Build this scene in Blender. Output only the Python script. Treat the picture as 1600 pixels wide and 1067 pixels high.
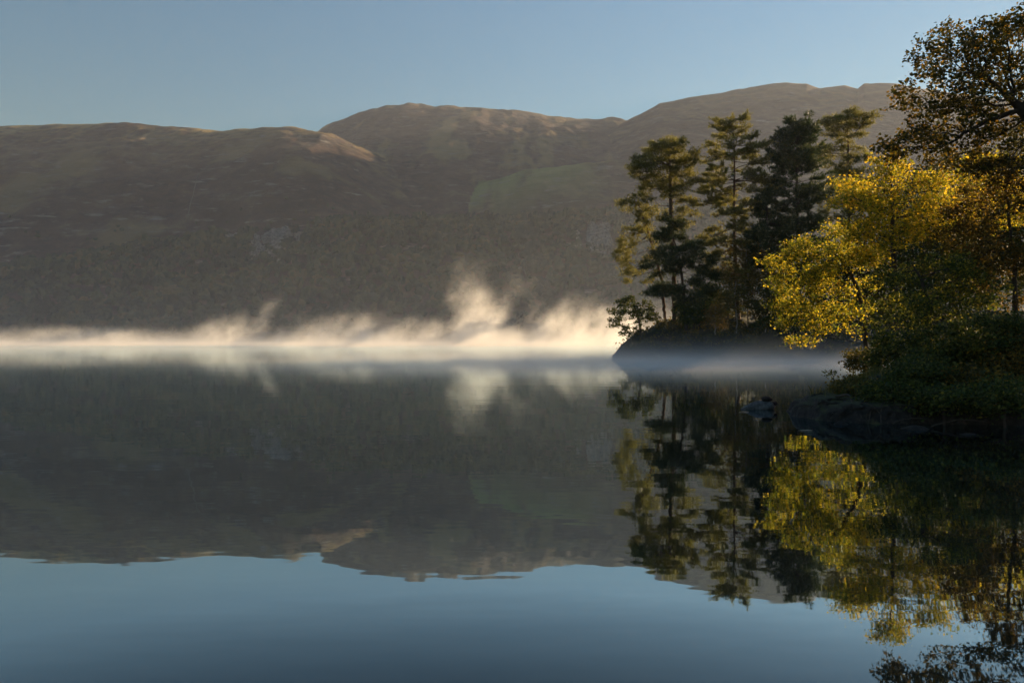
import bpy, math
import numpy as np
from mathutils import Vector

for o in list(bpy.data.objects):
    bpy.data.objects.remove(o)
S = bpy.context.scene
COL = S.collection

# ------------------------------------------------------------------ camera, sky, sun, exposure
F = 1200.0                       # focal length in pixels of a 1600 px wide frame
CAMZ = 2.0
cam = bpy.data.objects.new('camera', bpy.data.cameras.new('camera'))
COL.objects.link(cam)
cam.location = (0, 0, CAMZ)
cam.rotation_euler = (math.radians(90), 0, 0)
cam.data.sensor_width = 36.0
cam.data.lens = 36.0 * F / 1600.0
cam.data.clip_start = 0.1
cam.data.clip_end = 20000
S.camera = cam

SUN_AZ, SUN_EL = 52.0, 16.0      # degrees clockwise from +Y, degrees above the horizon
saz, sel = math.radians(SUN_AZ), math.radians(SUN_EL)
sdir = Vector((math.sin(saz) * math.cos(sel), math.cos(saz) * math.cos(sel), math.sin(sel)))
w = bpy.data.worlds.new('World'); S.world = w; w.use_nodes = True
wn = w.node_tree
for n in list(wn.nodes): wn.nodes.remove(n)
sky = wn.nodes.new('ShaderNodeTexSky'); sky.sky_type = 'NISHITA'; sky.sun_disc = False
sky.sun_elevation = sel; sky.sun_rotation = saz
sky.altitude = 100; sky.air_density = 2.2; sky.dust_density = 0.1; sky.ozone_density = 7.5
bg = wn.nodes.new('ShaderNodeBackground'); bg.inputs['Strength'].default_value = 0.046
wo = wn.nodes.new('ShaderNodeOutputWorld')
wn.links.new(sky.outputs[0], bg.inputs[0]); wn.links.new(bg.outputs[0], wo.inputs[0])
sl = bpy.data.lights.new('sun', 'SUN'); sl.energy = 5.0; sl.angle = math.radians(0.5); sl.color = (1.0, 0.70, 0.39)
sun = bpy.data.objects.new('sun', sl); COL.objects.link(sun)
sun.rotation_euler = (-sdir).to_track_quat('-Z', 'Y').to_euler()
sun.location = (60, 60, 60)

S.view_settings.view_transform = 'Standard'; S.view_settings.look = 'None'
S.view_settings.gamma = 1.0; S.view_settings.use_curve_mapping = False
S.view_settings.exposure = 1.42
S.render.engine = 'CYCLES'
cy = S.cycles
cy.use_denoising = True
cy.max_bounces = 5; cy.diffuse_bounces = 2; cy.glossy_bounces = 3; cy.transmission_bounces = 4
cy.volume_bounces = 1; cy.transparent_max_bounces = 8
cy.use_adaptive_sampling = True; cy.adaptive_threshold = 0.04
cy.caustics_reflective = False; cy.caustics_refractive = False
cy.volume_step_rate = 8.0; cy.volume_max_steps = 512

# ------------------------------------------------------------------ helpers
def W(px, py, Y):
    return np.array(((px - 800.0) / F * Y, Y, CAMZ - (py - 533.5) / F * Y))

def tag(o, label=None, cat=None, group=None, kind=None):
    if label: o['label'] = label
    if cat: o['category'] = cat
    if group: o['group'] = group
    if kind: o['kind'] = kind
    return o

def empty(name, loc):
    o = bpy.data.objects.new(name, None); COL.objects.link(o); o.location = tuple(loc)
    o.empty_display_size = 0.3
    return o

def mk(name, V, FL, mat, parent=None, smooth=False, loc=None):
    """one mesh object from a vertex array and a list of face-index arrays"""
    V = np.asarray(V, dtype=np.float32)
    me = bpy.data.meshes.new(name)
    me.vertices.add(len(V)); me.vertices.foreach_set('co', V.ravel())
    FL = [np.asarray(f, dtype=np.int32) for f in FL if len(f)]
    idx = np.concatenate([f.ravel() for f in FL])
    cnt = np.concatenate([np.full(len(f), f.shape[1], dtype=np.int32) for f in FL])
    st = np.concatenate([[0], np.cumsum(cnt)[:-1]]).astype(np.int32)
    me.loops.add(len(idx)); me.loops.foreach_set('vertex_index', idx)
    me.polygons.add(len(cnt)); me.polygons.foreach_set('loop_start', st)
    me.polygons.foreach_set('use_smooth', np.full(len(cnt), smooth))
    me.update(calc_edges=True)
    if mat: me.materials.append(mat)
    o = bpy.data.objects.new(name, me); COL.objects.link(o)
    if parent: o.parent = parent
    if loc is not None: o.location = tuple(loc)
    return o

def _hash(ix, iy, seed):
    h = (ix.astype(np.int64) * 374761393 + iy.astype(np.int64) * 668265263 + seed * 974634777) & 0x7fffffff
    h = ((h ^ (h >> 13)) * 1274126177) & 0x7fffffff
    h = h ^ (h >> 16)
    return (h & 0xffff) / 65535.0 * 2 - 1

def vnoise(x, y, seed=0):
    ix = np.floor(x); iy = np.floor(y); fx = x - ix; fy = y - iy
    fx = fx * fx * fx * (fx * (fx * 6 - 15) + 10); fy = fy * fy * fy * (fy * (fy * 6 - 15) + 10)
    a = _hash(ix, iy, seed); b = _hash(ix + 1, iy, seed); c = _hash(ix, iy + 1, seed); d = _hash(ix + 1, iy + 1, seed)
    return (a + (b - a) * fx) * (1 - fy) + (c + (d - c) * fx) * fy

def fbm(x, y, oct=5, seed=0, gain=0.5, ridged=False):
    s = 0; a = 1.0; t = 0
    for k in range(oct):
        n = vnoise(x * 2 ** k + 17.3 * k, y * 2 ** k - 9.1 * k, seed + k)
        if ridged: n = 1 - 2 * np.abs(n)
        s = s + a * n; t += a; a *= gain
    return s / t

def sstep(a, b, x):
    t = np.clip((x - a) / (b - a), 0, 1); return t * t * (3 - 2 * t)

def grid_faces(ny, nx):
    i = np.arange(ny * nx).reshape(ny, nx)
    return np.stack([i[:-1, :-1], i[:-1, 1:], i[1:, 1:], i[1:, :-1]], -1).reshape(-1, 4)

# ------------------------------------------------------------------ materials
def newmat(name):
    m = bpy.data.materials.new(name); m.use_nodes = True
    t = m.node_tree
    for n in list(t.nodes): t.nodes.remove(n)
    out = t.nodes.new('ShaderNodeOutputMaterial')
    return m, t, out

def N(t, typ, **kw):
    n = t.nodes.new(typ)
    for k, v in kw.items():
        if k in n.inputs.keys(): n.inputs[k].default_value = v
        else: setattr(n, k, v)
    return n

def ramp(t, stops, fac=None):
    r = t.nodes.new('ShaderNodeValToRGB'); e = r.color_ramp.elements
    while len(e) < len(stops): e.new(0.5)
    for k, (p, c) in enumerate(stops):
        e[k].position = p; e[k].color = tuple(c) + ((1,) if len(c) == 3 else ())
    if fac is not None: t.links.new(fac, r.inputs[0])
    return r

def leaf_mat(name, stops, trans=0.5, rough=0.55, tboost=1.0):
    m, t, out = newmat(name)
    g = N(t, 'ShaderNodeNewGeometry')
    r = ramp(t, stops, g.outputs['Random Per Island'])
    p = N(t, 'ShaderNodeBsdfPrincipled', Roughness=rough); p.inputs['Specular IOR Level'].default_value = 0.3
    t.links.new(r.outputs[0], p.inputs['Base Color'])
    tr = N(t, 'ShaderNodeBsdfTranslucent')
    mu = N(t, 'ShaderNodeMixRGB', blend_type='MULTIPLY'); mu.inputs[0].default_value = 1
    mu.inputs[2].default_value = (tboost, tboost, tboost * 0.8, 1)
    t.links.new(r.outputs[0], mu.inputs[1]); t.links.new(mu.outputs[0], tr.inputs[0])
    mx = N(t, 'ShaderNodeMixShader'); mx.inputs[0].default_value = trans
    t.links.new(p.outputs[0], mx.inputs[1]); t.links.new(tr.outputs[0], mx.inputs[2])
    t.links.new(mx.outputs[0], out.inputs[0])
    return m

def bark_mat(name, c1, c2, scale=6.0):
    m, t, out = newmat(name)
    tc = N(t, 'ShaderNodeTexCoord'); mp = N(t, 'ShaderNodeMapping'); mp.inputs['Scale'].default_value = (scale, scale, scale * 0.25)
    t.links.new(tc.outputs['Object'], mp.inputs[0])
    n = N(t, 'ShaderNodeTexNoise', Scale=1.0, Detail=6.0, Roughness=0.65); t.links.new(mp.outputs[0], n.inputs['Vector'])
    r = ramp(t, [(0.3, c1), (0.7, c2)], n.outputs[0])
    p = N(t, 'ShaderNodeBsdfPrincipled', Roughness=0.9); t.links.new(r.outputs[0], p.inputs['Base Color'])
    b = N(t, 'ShaderNodeBump', Strength=0.6, Distance=0.03); t.links.new(n.outputs[0], b.inputs['Height']); t.links.new(b.outputs[0], p.inputs['Normal'])
    t.links.new(p.outputs[0], out.inputs[0])
    return m

M = {}
M['bark_dark'] = bark_mat('bark_dark', (0.018, 0.013, 0.010), (0.06, 0.045, 0.032))
M['bark_pine'] = bark_mat('bark_pine', (0.045, 0.028, 0.018), (0.13, 0.075, 0.045), 3)
M['bark_birch'] = bark_mat('bark_birch', (0.12, 0.11, 0.10), (0.42, 0.40, 0.36), 5)
M['leaf_yellow'] = leaf_mat('leaf_yellow', [(0.0, (0.05, 0.085, 0.015)), (0.42, (0.20, 0.22, 0.025)), (0.7, (0.52, 0.42, 0.03)), (0.94, (0.72, 0.52, 0.04)), (1.0, (0.36, 0.19, 0.02))], 0.62)
M['leaf_gold'] = leaf_mat('leaf_gold', [(0.0, (0.09, 0.12, 0.015)), (0.35, (0.30, 0.29, 0.025)), (0.75, (0.66, 0.48, 0.03)), (0.93, (0.74, 0.50, 0.035)), (1.0, (0.40, 0.18, 0.02))], 0.62)
M['leaf_oak'] = leaf_mat('leaf_oak', [(0.0, (0.03, 0.038, 0.010)), (0.5, (0.08, 0.068, 0.014)), (0.85, (0.21, 0.14, 0.02)), (1.0, (0.34, 0.18, 0.02))], 0.48)
M['leaf_russet'] = leaf_mat('leaf_russet', [(0.0, (0.05, 0.045, 0.012)), (0.6, (0.12, 0.085, 0.018)), (1.0, (0.28, 0.16, 0.025))], 0.5)
M['leaf_green'] = leaf_mat('leaf_green', [(0.0, (0.022, 0.040, 0.010)), (0.6, (0.055, 0.08, 0.016)), (0.9, (0.11, 0.12, 0.02)), (1.0, (0.22, 0.19, 0.025))], 0.45)
M['leaf_hedge'] = leaf_mat('leaf_hedge', [(0.0, (0.03, 0.05, 0.012)), (0.5, (0.08, 0.105, 0.02)), (0.8, (0.19, 0.19, 0.028)), (1.0, (0.48, 0.38, 0.035))], 0.55)
M['leaf_olive'] = leaf_mat('leaf_olive', [(0.0, (0.05, 0.055, 0.014)), (0.6, (0.10, 0.09, 0.02)), (1.0, (0.20, 0.14, 0.025))], 0.45)
M['leaf_birch_far'] = leaf_mat('leaf_birch_far', [(0.0, (0.09, 0.07, 0.02)), (0.6, (0.17, 0.12, 0.03)), (1.0, (0.26, 0.17, 0.04))], 0.45)
M['needle_light'] = leaf_mat('needle_light', [(0.0, (0.08, 0.09, 0.026)), (0.5, (0.17, 0.165, 0.046)), (1.0, (0.34, 0.30, 0.075))], 0.6, 0.45)
M['needle_dark'] = leaf_mat('needle_dark', [(0.0, (0.022, 0.042, 0.018)), (0.7, (0.05, 0.075, 0.028)), (1.0, (0.13, 0.13, 0.035))], 0.4, 0.5)
M['grass'] = leaf_mat('grass', [(0.0, (0.04, 0.06, 0.012)), (0.7, (0.09, 0.10, 0.02)), (1.0, (0.20, 0.15, 0.04))], 0.35)
def forest_material():
    m, t, out = newmat('forest')
    g = N(t, 'ShaderNodeNewGeometry'); tc = N(t, 'ShaderNodeTexCoord')
    n = N(t, 'ShaderNodeTexNoise', Scale=0.016, Detail=3.0, Roughness=0.6); t.links.new(tc.outputs['Object'], n.inputs['Vector'])
    a = N(t, 'ShaderNodeMath', operation='MULTIPLY_ADD'); t.links.new(n.outputs[0], a.inputs[0]); a.inputs[1].default_value = 2.4; a.inputs[2].default_value = -0.95
    b = N(t, 'ShaderNodeMath', operation='MULTIPLY_ADD'); t.links.new(g.outputs['Random Per Island'], b.inputs[0]); b.inputs[1].default_value = 0.55; t.links.new(a.outputs[0], b.inputs[2])
    r = ramp(t, [(0.15, (0.016, 0.030, 0.022)), (0.45, (0.034, 0.050, 0.030)), (0.75, (0.060, 0.072, 0.034)), (0.95, (0.095, 0.080, 0.038))], b.outputs[0])
    p = N(t, 'ShaderNodeBsdfPrincipled', Roughness=0.95); p.inputs['Specular IOR Level'].default_value = 0.1
    t.links.new(r.outputs[0], p.inputs['Base Color']); t.links.new(p.outputs[0], out.inputs[0])
    return m
M['forest'] = forest_material()

def water_material():
    m, t, out = newmat('lake_surface')
    tc = N(t, 'ShaderNodeTexCoord')
    def nz(sc, sx, det, loc=0.0):
        mp = N(t, 'ShaderNodeMapping'); mp.inputs['Scale'].default_value = (sx, 1.0, 1.0); mp.inputs['Location'].default_value = (loc, loc * 1.7, 0)
        t.links.new(tc.outputs['Object'], mp.inputs[0])
        n = N(t, 'ShaderNodeTexNoise', Scale=sc, Detail=det, Roughness=0.55); t.links.new(mp.outputs[0], n.inputs['Vector'])
        return n.outputs[0]
    big = nz(0.11, 0.6, 2.0); mid = nz(0.9, 0.45, 3.0, 5.0); patch = nz(0.03, 0.5, 3.0, 11.0)
    pm = N(t, 'ShaderNodeMapRange'); pm.inputs[1].default_value = 0.35; pm.inputs[2].default_value = 0.65
    pm.inputs[3].default_value = 0.35; pm.inputs[4].default_value = 1.0
    t.links.new(patch, pm.inputs[0])
    mm = N(t, 'ShaderNodeMath', operation='MULTIPLY'); t.links.new(mid, mm.inputs[0]); t.links.new(pm.outputs[0], mm.inputs[1])
    b1 = N(t, 'ShaderNodeBump', Strength=1.0, Distance=0.008); t.links.new(big, b1.inputs['Height'])
    b2 = N(t, 'ShaderNodeBump', Strength=1.0, Distance=0.0048); t.links.new(mm.outputs[0], b2.inputs['Height']); t.links.new(b1.outputs[0], b2.inputs['Normal'])
    gl = N(t, 'ShaderNodeBsdfGlossy', Roughness=0.018); gl.inputs['Color'].default_value = (0.80, 0.94, 1.0, 1)
    df = N(t, 'ShaderNodeBsdfDiffuse'); df.inputs['Color'].default_value = (0.004, 0.007, 0.009, 1)
    fr = N(t, 'ShaderNodeFresnel', IOR=1.33)
    for n in (gl, df, fr): t.links.new(b2.outputs[0], n.inputs['Normal'])
    mr = ramp(t, [(0.0, (0.02,) * 3), (0.088, (0.13,) * 3), (0.125, (0.33,) * 3), (0.16, (0.54,) * 3), (0.2, (0.60,) * 3), (0.32, (0.62,) * 3), (0.65, (0.76,) * 3), (1.0, (0.95,) * 3)], fr.outputs[0])
    mx = N(t, 'ShaderNodeMixShader'); t.links.new(mr.outputs[0], mx.inputs[0]); t.links.new(df.outputs[0], mx.inputs[1]); t.links.new(gl.outputs[0], mx.inputs[2])
    t.links.new(mx.outputs[0], out.inputs[0])
    return m

def hill_material():
    m, t, out = newmat('fell_side')
    tc = N(t, 'ShaderNodeTexCoord')
    at = N(t, 'ShaderNodeAttribute', attribute_name='cover'); sp = N(t, 'ShaderNodeSeparateColor'); t.links.new(at.outputs['Color'], sp.inputs[0])
    n1 = N(t, 'ShaderNodeTexNoise', Scale=0.012, Detail=10.0, Roughness=0.72); t.links.new(tc.outputs['Object'], n1.inputs['Vector'])
    mp = N(t, 'ShaderNodeMapping'); mp.inputs['Scale'].default_value = (0.6, 0.6, 3.0); t.links.new(tc.outputs['Object'], mp.inputs[0])
    n2 = N(t, 'ShaderNodeTexNoise', Scale=0.03, Detail=8.0, Roughness=0.7); t.links.new(mp.outputs[0], n2.inputs['Vector'])
    base = ramp(t, [(0.32, (0.012, 0.011, 0.012)), (0.44, (0.034, 0.026, 0.025)), (0.54, (0.066, 0.042, 0.034)), (0.66, (0.115, 0.09, 0.055))], n1.outputs[0])
    rock = ramp(t, [(0.56, (0, 0, 0)), (0.68, (1, 1, 1))], n2.outputs[0])
    mr = N(t, 'ShaderNodeMath', operation='MULTIPLY'); t.links.new(rock.outputs[0], mr.inputs[0]); t.links.new(sp.outputs['Blue'], mr.inputs[1])
    def mix(a, col, f):
        x = N(t, 'ShaderNodeMixRGB'); t.links.new(f, x.inputs[0]); t.links.new(a, x.inputs[1]); x.inputs[2].default_value = col + (1,)
        return x.outputs[0]
    c = mix(base.outputs[0], (0.32, 0.24, 0.09), sp.outputs['Red'])
    c = mix(c, (0.21, 0.25, 0.075), sp.outputs['Green'])
    c = mix(c, (0.19, 0.18, 0.17), mr.outputs[0])
    p = N(t, 'ShaderNodeBsdfPrincipled', Roughness=0.95); p.inputs['Specular IOR Level'].default_value = 0.1
    t.links.new(c, p.inputs['Base Color'])
    b = N(t, 'ShaderNodeBump', Strength=0.9, Distance=12.0); t.links.new(n2.outputs[0], b.inputs['Height']); t.links.new(b.outputs[0], p.inputs['Normal'])
    t.links.new(p.outputs[0], out.inputs[0])
    return m

def earth_material():
    m, t, out = newmat('bank_earth')
    tc = N(t, 'ShaderNodeTexCoord')
    n1 = N(t, 'ShaderNodeTexNoise', Scale=1.3, Detail=8.0, Roughness=0.65); t.links.new(tc.outputs['Object'], n1.inputs['Vector'])
    n2 = N(t, 'ShaderNodeTexNoise', Scale=9.0, Detail=6.0, Roughness=0.7); t.links.new(tc.outputs['Object'], n2.inputs['Vector'])
    g = N(t, 'ShaderNodeNewGeometry'); sz = N(t, 'ShaderNodeSeparateXYZ'); t.links.new(g.outputs['Normal'], sz.inputs[0])
    c1 = ramp(t, [(0.38, (0.005, 0.004, 0.003)), (0.55, (0.016, 0.012, 0.009)), (0.72, (0.06, 0.045, 0.032))], n2.outputs[0])
    c2 = ramp(t, [(0.35, (0.018, 0.024, 0.007)), (0.6, (0.04, 0.045, 0.012)), (0.75, (0.08, 0.055, 0.02))], n1.outputs[0])
    ad = N(t, 'ShaderNodeMath', operation='MULTIPLY_ADD'); t.links.new(n1.outputs[0], ad.inputs[0]); ad.inputs[1].default_value = 0.6; t.links.new(sz.outputs[2], ad.inputs[2])
    up = N(t, 'ShaderNodeMapRange'); up.inputs[1].default_value = 0.95; up.inputs[2].default_value = 1.2; t.links.new(ad.outputs[0], up.inputs[0])
    x = N(t, 'ShaderNodeMixRGB'); t.links.new(up.outputs[0], x.inputs[0]); t.links.new(c1.outputs[0], x.inputs[1]); t.links.new(c2.outputs[0], x.inputs[2])
    p = N(t, 'ShaderNodeBsdfPrincipled', Roughness=0.9); t.links.new(x.outputs[0], p.inputs['Base Color'])
    b = N(t, 'ShaderNodeBump', Strength=0.8, Distance=0.06); t.links.new(n2.outputs[0], b.inputs['Height']); t.links.new(b.outputs[0], p.inputs['Normal'])
    t.links.new(p.outputs[0], out.inputs[0])
    return m

def rock_material(name, c1, c2, sc=2.0, dist=0.05):
    m, t, out = newmat(name)
    tc = N(t, 'ShaderNodeTexCoord')
    n = N(t, 'ShaderNodeTexNoise', Scale=sc, Detail=8.0, Roughness=0.7); t.links.new(tc.outputs['Object'], n.inputs['Vector'])
    r = ramp(t, [(0.35, c1), (0.65, c2)], n.outputs[0])
    p = N(t, 'ShaderNodeBsdfPrincipled', Roughness=0.85); p.inputs['Specular IOR Level'].default_value = 0.15; t.links.new(r.outputs[0], p.inputs['Base Color'])
    b = N(t, 'ShaderNodeBump', Strength=0.8, Distance=dist); t.links.new(n.outputs[0], b.inputs['Height']); t.links.new(b.outputs[0], p.inputs['Normal'])
    t.links.new(p.outputs[0], out.inputs[0])
    return m

M['water'] = water_material(); M['hill'] = hill_material(); M['earth'] = earth_material()
M['crag'] = rock_material('crag_rock', (0.018, 0.018, 0.016), (0.25, 0.24, 0.22), 0.22, 2.5)
M['stone'] = rock_material('shore_stone', (0.006, 0.006, 0.006), (0.03, 0.028, 0.025), 5.0, 0.03)
M['rock'] = rock_material('headland_rock', (0.02, 0.018, 0.016), (0.09, 0.08, 0.07), 1.6, 0.15)
M['driftwood'] = rock_material('weathered_wood', (0.03, 0.03, 0.03), (0.15, 0.15, 0.15), 6.0, 0.02)
M['wet_wood'] = rock_material('wet_wood', (0.012, 0.010, 0.009), (0.04, 0.035, 0.03), 8.0, 0.02)
M['pale_leaf'] = leaf_mat('pale_leaf', [(0.0, (0.30, 0.27, 0.20)), (1.0, (0.5, 0.46, 0.38))], 0.2)
M['wall_stone'] = rock_material('field_wall_stone', (0.07, 0.06, 0.055), (0.14, 0.13, 0.115), 0.3, 0.3)

# ------------------------------------------------------------------ lake
def build_lake():
    V = np.array([(-3900, -95, 0), (3900, -95, 0), (3900, 930, 0), (-3900, 930, 0)], float)
    o = mk('lake_water', V, [np.array([[0, 1, 2, 3]])], M['water']); tag(o, kind='structure')
build_lake()

# ------------------------------------------------------------------ far hills
def prof(pts, px):
    p = np.array(pts, float); return np.interp(px, p[:, 0], p[:, 1]) + 1.3 * fbm(px / 22.0, px * 0 + len(pts) * 3.7, 4, 17 + len(pts))
E_TOP = [(-900, 440), (0, 412), (150, 396), (300, 373), (400, 361), (480, 351), (550, 344), (620, 341), (700, 343), (800, 345), (900, 338), (1000, 328), (1200, 318), (1600, 308), (2600, 330)]
A_TOP = [(-900, 230), (-200, 202), (0, 197), (90, 196), (200, 195), (240, 200), (330, 207), (400, 211), (440, 213), (480, 215), (520, 218), (550, 225), (590, 237), (640, 258), (700, 292), (790, 350), (1100, 520)]
B_TOP = [(300, 330), (420, 250), (470, 222), (495, 211), (505, 204), (520, 195), (560, 180), (600, 171), (640, 168.5), (700, 168), (750, 171.5), (800, 176), (850, 183), (900, 188), (960, 192), (1050, 200), (1200, 220), (1500, 280), (2600, 350)]
C_TOP = [(560, 520), (700, 420), (800, 325), (880, 258), (940, 213), (970, 194), (1000, 178), (1030, 162), (1060, 156), (1100, 150), (1150, 142), (1200, 133), (1230, 129), (1260, 130), (1280, 138), (1295, 136), (1320, 133), (1340, 140), (1350, 132), (1400, 131), (1430, 137), (1500, 148), (1600, 158), (1800, 190), (2600, 260)]
D_TOP = [(420, 480), (560, 372), (600, 348), (660, 323), (700, 309), (760, 286), (820, 266), (880, 258), (930, 252), (1000, 249), (1200, 252), (1600, 262), (2600, 300)]
def ridge(Y, top, Y0, Yr, rnd, back):
    zr = CAMZ + (533.5 - top) / F * Yr
    t = np.clip((Y - Y0) / (Yr - Y0), 0, 1)
    s = 1 - (1 - t) ** rnd
    return np.where(Y <= Yr, zr * s, zr - back * (Y - Yr)) - np.where(Y < Y0, 60 + 0.6 * (Y0 - Y), 0)

def hill_height(px, Y):
    X = (px - 800) / F * Y
    shore = 905 + 18 * fbm(X / 140, Y * 0 + 3.3, 3, 71)
    rough = fbm(X / 170, Y / 170, 5, 3) ; gul = fbm(X / 90, Y / 260, 4, 11, ridged=True)
    E = ridge(Y, prof(E_TOP, px), shore, 1250 + 40 * vnoise(px / 160, px * 0, 5), 1.25, 0.06)
    A = ridge(Y, prof(A_TOP, px), 1060, 1900 + 60 * vnoise(px / 210, px * 0, 6), 1.3 + 0.38 * np.exp(-((px - 465) / 85) ** 2), 0.12)
    B = ridge(Y, prof(B_TOP, px), 1090, 2500, 1.25, 0.15)
    C = ridge(Y, prof(C_TOP, px), 1150, 2150, 1.1, 0.15)
    D = ridge(Y, prof(D_TOP, px), 1120, 1600 + 50 * vnoise(px / 150, px * 0, 8), 1.15, 0.25)
    H = np.stack([E, A, B, C, D]); top = H.argmax(0); z = H.max(0)
    amp = sstep(905, 1100, Y)
    yr = np.choose(top, [Y * 0 + 1250, Y * 0 + 1900, Y * 0 + 2500, Y * 0 + 2150, Y * 0 + 1600])
    crest = 1 - 0.8 * np.exp(-((Y - yr) / 90) ** 2)
    z = z + amp * crest * (16 * rough + 7 * gul) + amp * crest * (3.2 * fbm(X / 26, Y / 26, 4, 29) + 5.0 * fbm(X / 60, Y / 60, 4, 33, ridged=True))
    z = np.where(Y < shore, np.minimum(z, -2.5), z)
    return z, top

def build_hills():
    px = np.concatenate([np.linspace(-850, -60, 70)[:-1], np.linspace(-60, 1660, 560), np.linspace(1660, 2500, 70)[1:]])
    Ys = np.concatenate([np.linspace(870, 1300, 130)[:-1], np.linspace(1300, 2000, 130)[:-1], np.linspace(2000, 2850, 80)])
    P, YY = np.meshgrid(px, Ys)
    z, top = hill_height(P, YY)
    X = (P - 800) / F * YY
    V = np.stack([X, YY, z], -1).reshape(-1, 3)
    o = mk('hills', V, [grid_faces(len(Ys), len(px))], M['hill'], smooth=True); tag(o, kind='structure')
    gy, gx = np.gradient(z, axis=0) / np.gradient(YY, axis=0), np.gradient(z, axis=1) / np.gradient(X, axis=1)
    slope = np.hypot(gx, gy)
    n = fbm(X / 130, YY / 130, 5, 41); n2 = fbm(X / 60, YY / 200, 4, 45)
    yr = np.choose(top, [YY * 0 + 1250, YY * 0 + 1900, YY * 0 + 2500, YY * 0 + 2150, YY * 0 + 1600])
    near_crest = np.exp(-((YY - yr + 60) / 190) ** 2)
    red = near_crest * sstep(0.9, 0.3, slope) * sstep(-0.5, 0.15, n) * np.where(top == 1, 1.0, 0.55) * (top != 0)
    red = np.maximum(red, np.where(top == 2, 0.5 * sstep(0.1, 0.5, n2), 0))
    red = np.maximum(red, 0.35 * sstep(0.15, 0.5, n) * (top == 1))
    grn = np.where(top == 4, np.exp(-((YY - 1600) / 150) ** 2) * sstep(-0.4, 0.2, n2) * sstep(1000, 860, P), 0) * 0.9
    grn = np.maximum(grn, np.where((top == 0) | (top == 4), 0.8 * sstep(60, 15, np.abs(P - 690)) * sstep(90, 30, np.abs(YY - 1270)), 0))
    blu = 0.35 + 0.65 * sstep(0.5, 0.9, slope)
    col = np.stack([red, grn, blu, np.ones_like(red)], -1).reshape(-1, 4).astype(np.float32)
    a = o.data.color_attributes.new('cover', 'FLOAT_COLOR', 'POINT'); a.data.foreach_set('color', col.ravel())
build_hills()

def face_depth(px, py):
    """depth on the wooded slope that shows at a picture height"""
    Ys = np.linspace(930, 1240, 200); z, _ = hill_height(np.full_like(Ys, px), Ys)
    yy = 533.5 - (z - CAMZ) / Ys * F
    k = np.argmax(yy <= py) if (yy <= py).any() else len(Ys) - 1
    return Ys[k], z[k]

CRAGS = [(436, 376, 42, 34, 'pale grey crag among trees below the brown heather slope at left', 1), (405, 388, 16, 22, 'narrow grey crag just left of the larger pale crag', 2),
         (935, 372, 44, 26, 'broad grey crag in woods just left of the lakeside pines', 3), (365, 369, 12, 10, 'small grey outcrop on the wood edge left of the pale crag', 4)]
def ico():
    p = (1 + 5 ** 0.5) / 2
    v = np.array([(-1, p, 0), (1, p, 0), (-1, -p, 0), (1, -p, 0), (0, -1, p), (0, 1, p), (0, -1, -p), (0, 1, -p), (p, 0, -1), (p, 0, 1), (-p, 0, -1), (-p, 0, 1)]) / math.hypot(1, p)
    f = np.array([(0, 11, 5), (0, 5, 1), (0, 1, 7), (0, 7, 10), (0, 10, 11), (1, 5, 9), (5, 11, 4), (11, 10, 2), (10, 7, 6), (7, 1, 8), (3, 9, 4), (3, 4, 2), (3, 2, 6), (3, 6, 8), (3, 8, 9), (4, 9, 5), (2, 4, 11), (6, 2, 10), (8, 6, 7), (9, 8, 1)])
    return v, f
def ico_sub(n):
    v, f = ico()
    for _ in range(n):
        vs = list(map(tuple, v)); cache = {}; nf = []
        def mid(a, b):
            k = (min(a, b), max(a, b))
            if k not in cache:
                m = (np.array(vs[a]) + np.array(vs[b])); m /= np.linalg.norm(m); vs.append(tuple(m)); cache[k] = len(vs) - 1
            return cache[k]
        for a, b, c in f:
            ab, bc, ca = mid(a, b), mid(b, c), mid(c, a)
            nf += [(a, ab, ca), (b, bc, ab), (c, ca, bc), (ab, bc, ca)]
        v, f = np.array(vs), np.array(nf)
    return v, f

def build_crags():
    for px, py, rx, ry, lab, sd in CRAGS:
        nx, ny = int(rx * 1.6), int(ry * 2.0)
        Yc, zc = face_depth(px, py); o0 = np.array(((px - 800) / F * Yc, Yc, zc))
        a, b = np.meshgrid(np.linspace(-1.15, 1.15, nx), np.linspace(-1.15, 1.15, ny))
        qx = px + rx * a
        Ys = np.linspace(930, 1240, 200); Pq, Yq = np.meshgrid(qx[0], Ys); zq, _ = hill_height(Pq, Yq); yq = np.minimum.accumulate(533.5 - (zq - CAMZ) / Yq * F, axis=0)
        Yk = np.stack([np.interp(-(py + ry * b[:, i]), -yq[:, i], Ys) for i in range(nx)], 1)
        z, _ = hill_height(qx, Yk); X = (qx - 800) / F * Yk
        cols = fbm(X / 7 + z / 30, z / 26, 4, 200 + sd, 0.6, ridged=True); blk = fbm(X / 16, z / 12, 3, 230 + sd)
        mask = 0.72 - np.hypot(a, b) + 1.0 * fbm(X / 13, z / 22, 4, 260 + sd)
        out = np.where(mask > 0, 3.0 + 8 * cols + 6 * blk, -6 + 0 * cols)
        V = np.stack([X + 0.8 * blk, Yk - out, z + 0.35 * out], -1).reshape(-1, 3) - o0
        tag(mk('crag', V, [grid_faces(ny, nx)], M['crag'], loc=o0), lab, 'crag', 'crags on the wooded slope')
build_crags()

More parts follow.
